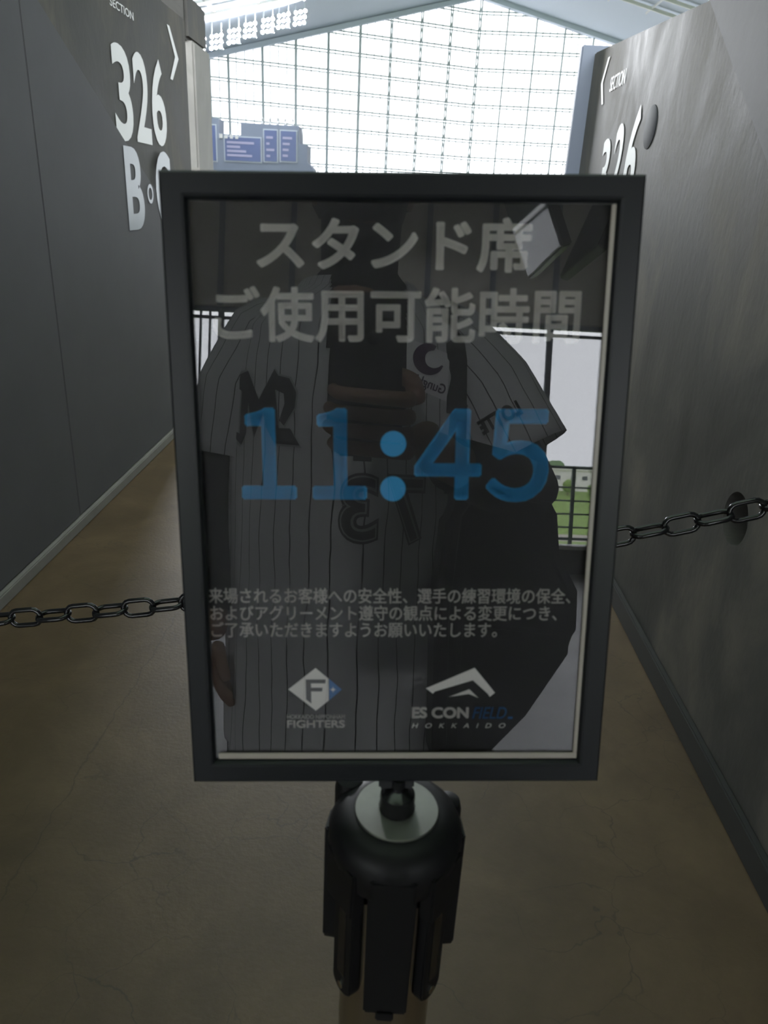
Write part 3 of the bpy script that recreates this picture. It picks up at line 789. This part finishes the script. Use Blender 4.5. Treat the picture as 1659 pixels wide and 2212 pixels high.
# right hand closing round the phone: points given in the phone's own axes (x right, y up, z behind)
def PH_(x, y, z): return CM @ Vector((x, y, z))
palm = PH_(.046, -.105, .020)
v_, f_ = skin_mesh([[(.072, -.062, 1.185, .030), (*palm, .026)]], 2); body.add(v_, f_)
for k in range(4):
    y = -.062 - .021 * k; reach = (-.047, -.052, -.054, -.049)[k]
    p0 = PH_(.040, y - .012, .016); p1 = PH_(.038, y - .004, -.012); p2 = PH_(-.004, y, -.0125); p3 = PH_(reach + .006, y + .004, -.010); p4 = PH_(reach - .001, y + .006, .004)
    v_, f_ = skin_mesh([[(*p0, .011), (*p1, .0098), (*p2, .0090), (*p3, .0085), (*p4, .0072)]], 2); body.add(v_, f_)
p0 = PH_(.050, -.085, .024); p1 = PH_(.046, -.055, .028); p2 = PH_(.018, -.045, .024); p3 = PH_(.002, -.04, .021)
v_, f_ = skin_mesh([[(*p0, .014), (*p1, .0115), (*p2, .0095), (*p3, .008)]], 2); body.add(v_, f_)
# head: a shaped ball with brow, nose, cheeks, jaw and ears
hc = Vector((PXc, -.44, 1.625))
hm = MB().sphere((0, 0, 0), 1, 28, 20)
HV = []
for v in hm.V:
    x, y, z = v
    sx, sy, sz = .078, .097, .118
    w = 1.
    if z < -.1: w = 1 - .34 * ((-.1 - z) / .9) ** 1.3
    px, py, pz = x * sx * w, y * sy * (1 - .14 * max(0, -z) * (1 if y < 0 else .1)), z * sz
    if y > .55:
        f = math.exp(-(x / .16) ** 2)
        py += .020 * f * math.exp(-((z + .16) / .14) ** 2) + .009 * f * math.exp(-((z - .02) / .2) ** 2)
        py += .006 * math.exp(-(x / .35) ** 2) * math.exp(-((z + .5) / .07) ** 2)
        py -= .010 * (math.exp(-((abs(x) - .38) / .15) ** 2) * math.exp(-((z - .05) / .1) ** 2))
        py += .008 * math.exp(-(x / .3) ** 2) * math.exp(-((z + .86) / .12) ** 2)
    HV.append((px, py, pz))
HT = Matrix.Translation(W2P(hc)) @ Matrix.Rotation(math.radians(-16), 4, 'X')
body.add(HV, hm.F, HT)
for s_ in (-1, 1):
    em = MB().sphere((s_ * .079, -.008, -.012), .03, 10, 8, (.28, .62, 1)); body.add(em.V, em.F, HT)
bo_ = body.build('body', 'skin', person, smooth=True)
for s_ in (-1, 1):
    MB().add(*(lambda q: (q.V, q.F))(MB().sphere((s_ * .030, .083, .006), .0115, 10, 8)), HT).build('eye', 'lens_glass', person, smooth=True)
MB().add(*(lambda q: (q.V, q.F))(MB().sphere((0, .088, -.062), .022, 12, 6, (1, .22, .2))), HT).build('mouth', 'tag_brown', person, smooth=True)
mv = MB().sphere((0, 0, 0), 1, 28, 20); mm = MB()
keep = set()
MV = []
for v, h in zip(mv.V, HV):
    MV.append(Vector(h) * 1.045 + Vector((0, .004, 0)))
mm.add(MV, [f for f in mv.F if all(mv.V[i].y > -.25 and -1.1 < mv.V[i].z < -.08 for i in f)], HT)
mk_ = mm.build('dark_face_cover', 'black_cloth', person, smooth=True)  # black cover added so the head reads as a dark silhouette
# hair cap
hv = MB().sphere((0, 0, 0), 1, 28, 20)
HVv = []
for v in hv.V:
    x, y, z = v; lim = .34 if y > .25 else (-.55 if y < -.2 else -.12)
    k = 1.13 if z > lim else .86
    HVv.append((x * .080 * k, y * .099 * k - .002, z * .120 * k + .002))
MB().add(HVv, hv.F, HT).build('hair', 'hair', person, smooth=True)

# clothing
def section(z):
    T = [(.68, .196, .150), (.80, .200, .146), (.95, .203, .142), (1.15, .203, .138), (1.30, .204, .130), (1.375, .196, .112), (1.42, .160, .095), (1.455, .100, .080), (1.485, .074, .088), (1.56, .076, .092)]
    for (z0, a0, b0), (z1, a1, b1) in zip(T, T[1:]):
        if z <= z1:
            t = max(0, (z - z0) / (z1 - z0)); t = t * t * (3 - 2 * t) if z0 > 1.2 else t
            return a0 + (a1 - a0) * t, b0 + (b1 - b0) * t
    return T[-1][1:]
NE = 2.5
def front(x, z, grow=0.):
    a, b = section(z); a += grow; b += grow
    q = max(0., 1 - abs((x - PXc) / a) ** NE)
    return -.49 + b * q ** (1 / NE)
def shell(name, z0, z1, grow, m, parent, opening=False, nz_=34, na=96, fold=0.):
    V = []; F = []; UV = []
    for j in range(nz_ + 1):
        z = z0 + (z1 - z0) * j / nz_; a, b = section(z); a += grow; b += grow
        for i in range(na + 1):
            t = 2 * PI * i / na - PI / 2          # start at the back
            c, s_ = math.cos(t), math.sin(t)
            x = PXc + a * math.copysign(abs(c) ** (2 / NE), c); y = -.49 + b * math.copysign(abs(s_) ** (2 / NE), s_)
            w = fold * (math.sin(t * 9 + z * 6) * .5 + math.sin(t * 17 - z * 11) * .3) * max(0, 1.25 - z) * 1.6
            if z > 1.47: y += (z - 1.47) * .35
            hem = 0
            if j == 0: hem = .030 * abs(math.sin(t)) ** 2 - .02
            V.append(W2P((x + c * w, y + s_ * w, z - hem))); UV.append((((i / na) - .5) * 1.28, z))
    W_ = na + 1
    for j in range(nz_):
        for i in range(na):
            vs = (j * W_ + i, j * W_ + i + 1, (j + 1) * W_ + i + 1, (j + 1) * W_ + i)
            if opening:
                c = sum((V[q] for q in vs), Vector()) / 4 + Vector((PXc, PYc, 0))
                if c.y > -.47 and c.z > 1.165:
                    k = min(1, (c.z - 1.165) / .06)
                    if -.012 - .046 * k < c.x < .012 + .055 * k: continue
            F.append(vs)
    me = mesh_of(name, V, F); ul = me.uv_layers.new(name='uv')
    for p in me.polygons:
        for li in p.loop_indices: ul.data[li].uv = UV[me.loops[li].vertex_index]
    o = link(name, me, m, parent, True)
    sol = o.modifiers.new('t', 'SOLIDIFY'); sol.thickness = .0025; sol.offset = 0
    return o
shell('undershirt', .80, 1.56, -.010, 'black_cloth', person, False, 20, 64)  # collar drawn high so the neck reads dark as well
jersey = shell('jersey', .665, 1.465, .004, 'pinstripe_cloth', person, True, 110, 220, .010)
def sleeve(name, pts, radii, m, parent, n=28, sub=6):
    P = []; R = []
    for (a, ra), (b, rb) in zip(zip(pts, radii), zip(pts[1:], radii[1:])):
        for k in range(sub): t = k / sub; P.append(Vector(a).lerp(Vector(b), t)); R.append(ra + (rb - ra) * t)
    P.append(Vector(pts[-1])); R.append(radii[-1])
    mb = MB(); mb.tube([W2P(p) for p in P], R, n, cap=False)
    me = mesh_of(name, mb.V, mb.F); ul = me.uv_layers.new(name='uv')
    for p in me.polygons:
        cols = [me.loops[li].vertex_index % n for li in p.loop_indices]; wrap = max(cols) - min(cols) > n / 2
        for li, c in zip(p.loop_indices, cols):
            if wrap and c == 0: c = n
            ul.data[li].uv = (c / n * .50, 0)
    o = link(name, me, m, parent, True)
    s_ = o.modifiers.new('t', 'SOLIDIFY'); s_.thickness = .0025
    return o
sleeve('jersey_sleeve', [(-.10, -.49, 1.40), (-.165, -.49, 1.365), (-.205, -.485, 1.28), (-.222, -.48, 1.165)], [.058, .074, .076, .068], 'pinstripe_cloth', jersey)
rs = sleeve('jersey_sleeve', [(.08, -.49, 1.40), (.150, -.485, 1.372), (.215, -.47, 1.30), (.277, -.445, 1.190)], [.058, .075, .082, .086], 'pinstripe_cloth', jersey)
us = [[(p[0], p[1], p[2]) for p in a[1:6]] for a in arms]
for a in us:
    sleeve('undershirt_sleeve', a, [.050, .054, .052, .049, .036], 'black_cloth', person, 18)
tr = MB()
for s_ in (-1, 1):
    tr.tube([W2P((PXc + s_ * .085, -.50, .93)), W2P((PXc + s_ * .095, -.50, .84)), W2P((PXc + s_ * .11, -.485, .48)), W2P((PXc + s_ * .118, -.515, .09))], [.120, .112, .085, .075], 20)
tr.build('trousers', 'navy_trousers', person, smooth=True)
for s_ in (-1, 1):
    b_ = MB().sphere(W2P((PXc + s_ * .128, -.445, .045)), .06, 16, 10, (.85, 2.3, .8))
    for v in b_.V: v.z = max(v.z, 0)
    b_.build('shoe', 'shoe', person, smooth=True)

# marks sewn on the jersey
def on_jersey(name, V, F, m, lift=.004, par=None):
    """V: world (x, z) points projected on the chest"""
    me = mesh_of(name, [(x, 0, z) for x, z in V], F)
    bm = bmesh.new(); bm.from_mesh(me)
    bmesh.ops.triangulate(bm, faces=bm.faces[:])
    for _ in range(3):
        es = [e for e in bm.edges if e.calc_length() > .012]
        if not es: break
        bmesh.ops.subdivide_edges(bm, edges=es, cuts=1); bmesh.ops.triangulate(bm, faces=bm.faces[:])
    for v in bm.verts:
        v.co.y = front(v.co.x, v.co.z, .004) + lift
        v.co = W2P(v.co)
    bm.to_mesh(me); bm.free()
    return link(name, me, m, par or jersey)
def chest_text(body_, xc, zc, w, h, m, bold, lift, rot=0., shear=0.):
    V, F = text_mesh(body_, bold, shear)
    P = []
    for u, v in V:
        a, b = (u - .5) * w, (v - .5) * h
        a, b = a * math.cos(rot) - b * math.sin(rot), a * math.sin(rot) + b * math.cos(rot)
        P.append((xc - a, zc + b))        # a reader facing the wearer reads towards -x
    return on_jersey('chest_mark', P, F, m, lift)
# jersey numerals with a pale inline
for body_, xc in (('7', .073), ('3', .000)):
    chest_text(body_, xc, 1.093, .064, .112, 'logo_black', .06, .005)
    chest_text(body_, xc, 1.093, .058, .104, 'logo_grey', .026, .0065)
    chest_text(body_, xc, 1.093, .054, .098, 'logo_black', .0, .008)
# swash letter M on the chest
def m_shape(g):
    L = [(-.050, .030), (-.046, .052), (-.032, .056), (-.012, .010), (.012, .058), (.018, .048), (.036, .044), (.048, .022), (.046, -.002), (.030, -.030), (.022, -.022), (.030, .004), (.028, .020), (.014, .026), (.022, -.034), (.040, -.034), (.056, -.060), (.016, -.058), (.000, -.030), (-.004, -.010), (-.018, -.050), (-.030, .006), (-.032, -.044), (-.040, -.062), (-.052, -.052), (-.052, -.040), (-.044, -.044), (-.042, .024)]
    return [(-.152 + x * g, 1.247 + z * g) for x, z in L]
def loop_poly(pts): return pts, [list(range(len(pts)))]
on_jersey('chest_mark', *loop_poly(m_shape(1.06)), 'logo_grey', .004)
on_jersey('chest_mark', *loop_poly(m_shape(1.0)), 'logo_black', .0055)
# sponsor patch with swirl and word
pv = [(.066, 1.365), (.138, 1.345), (.134, 1.268), (.066, 1.290)]
on_jersey('patch', pv, [(0, 1, 2, 3)], 'patch_white', .004)
sw = []
N = 26
for k in range(N + 1):
    a = math.radians(60 + 280 * k / N); r1 = .026; r0 = .026 - .020 * math.sin(PI * min(1, .15 + k / N * .8))
    sw.append((.102 + r1 * math.cos(a), 1.333 + r1 * math.sin(a), .102 + r0 * math.cos(a), 1.333 + r0 * math.sin(a)))
SV = [(q[0], q[1]) for q in sw] + [(q[2], q[3]) for q in sw]
on_jersey('patch_swirl', SV, [(k, k + 1, N + 2 + k, N + 1 + k) for k in range(N)], 'patch_purple', .0055)
chest_text('GungHo', .101, 1.292, .062, .021, 'patch_purple', .02, .0055, math.radians(16))
# sleeve word on the right sleeve, running round its front
V, F = text_mesh('LOTTE', .05)
ax0, ax1 = Vector((.215, -.47, 1.30)), Vector((.277, -.445, 1.190)); dax = (ax1 - ax0).normalized()
ee = Vector((0, 1, 0)); ee = (ee - dax * ee.dot(dax)).normalized(); ff = dax.cross(ee)
P = []
for u, v in V:
    t = .52 - .20 * (v - .5); c = ax0.lerp(ax1, t); r = .0850 + .004
    ang = math.radians(14) + (u - .5) * math.radians(48)
    P.append(W2P(c + ee * (r * math.cos(ang)) - ff * (r * math.sin(ang)) * (1 if ff.x > 0 else -1)))
link('sleeve_mark', mesh_of('sleeve_mark', P, F), 'logo_black', jersey)

# shoulder bag, hanging at the wearer's right hip
bag = thing('shoulder_bag', 'black shoulder bag with a red tag, hanging at the photographer hip', 'bag', (.235, -.335, .68))
T = Matrix.Translation((-.235, -.04, -.68)) @ Matrix.Rotation(PI / 2, 4, 'X')
pts = [(.125, .70), (.165, .695), (.215, .735), (.265, .79), (.305, .855), (.336, .905), (.334, .985), (.303, 1.04), (.296, 1.10), (.275, 1.135), (.16, 1.145), (.13, 1.10), (.118, .95)]
MB().prism(pts, -.115, T).build('bag_body', 'bag_black', bag, bevel=.02, smooth=True, seg=3)
T2 = Matrix.Translation((-.235, .078, -.68)) @ Matrix.Rotation(PI / 2, 4, 'X')
MB().prism([(.15, .75), (.19, .745), (.235, .79), (.28, .85), (.295, .93), (.15, .94)], -.014, T2).build('front_pocket', 'bag_black', bag, bevel=.006)
sp_ = MB()
path = [(.150, front(.150, 1.12) + .018, 1.12), (.152, front(.152, 1.25) + .014, 1.25), (.150, front(.150, 1.34) + .014, 1.34), (.140, -.43, 1.43), (.125, -.49, 1.458), (.12, -.55, 1.44), (.14, -.625, 1.36), (.20, -.65, 1.15), (.28, -.60, .98), (.31, -.42, .99)]
for a, b in zip(path, path[1:]):
    sp_.bar(Vector(a) - Vector((.235, -.335, .68)), Vector(b) - Vector((.235, -.335, .68)), .034, .004)
sp_.build('strap', 'bag_black', bag)
for i in range(3):
    MB().sphere((.170 - .235 - .001, front(.165, 1.22 + i * .022) + .022 + .335, 1.22 + i * .022 - .68), .0022, 8, 6).build('stud', 'steel', bag)
MB().box(.290 - .235, .318 - .235, -.035, -.030, .845 - .68, .905 - .68).build('tag', 'tag_red', bag, bevel=.001)
MB().box(.290 - .235, .304 - .235, -.02, -.012, 1.045 - .68, 1.10 - .68).build('zip_pull', 'tag_brown', bag, bevel=.002)

# the phone that takes the picture, just behind the lens position
phone = thing('phone', 'dark phone held upright in the photographer hand', 'phone', PH_(-.006, -.06, .008))
phone.matrix_world = CM @ Matrix.Translation((-.006, -.06, .008))
MB().box(-.0375, .0375, -.08, .08, -.0042, .0042).build('case', 'phone_back', phone, bevel=.003, smooth=True)
MB().box(-.014, .026, .022, .072, -.0062, -.0040).build('camera_plate', 'phone_back', phone, bevel=.0008)
for x, y in ((.006, .060), (.006, .034)):
    MB().lathe([(.008, 0), (.008, -.0012), (.006, -.0012), (.006, -.0004), (.001, -.0004)], 20, Matrix.Translation((x, y, -.006))).build('lens', 'lens_glass', phone)
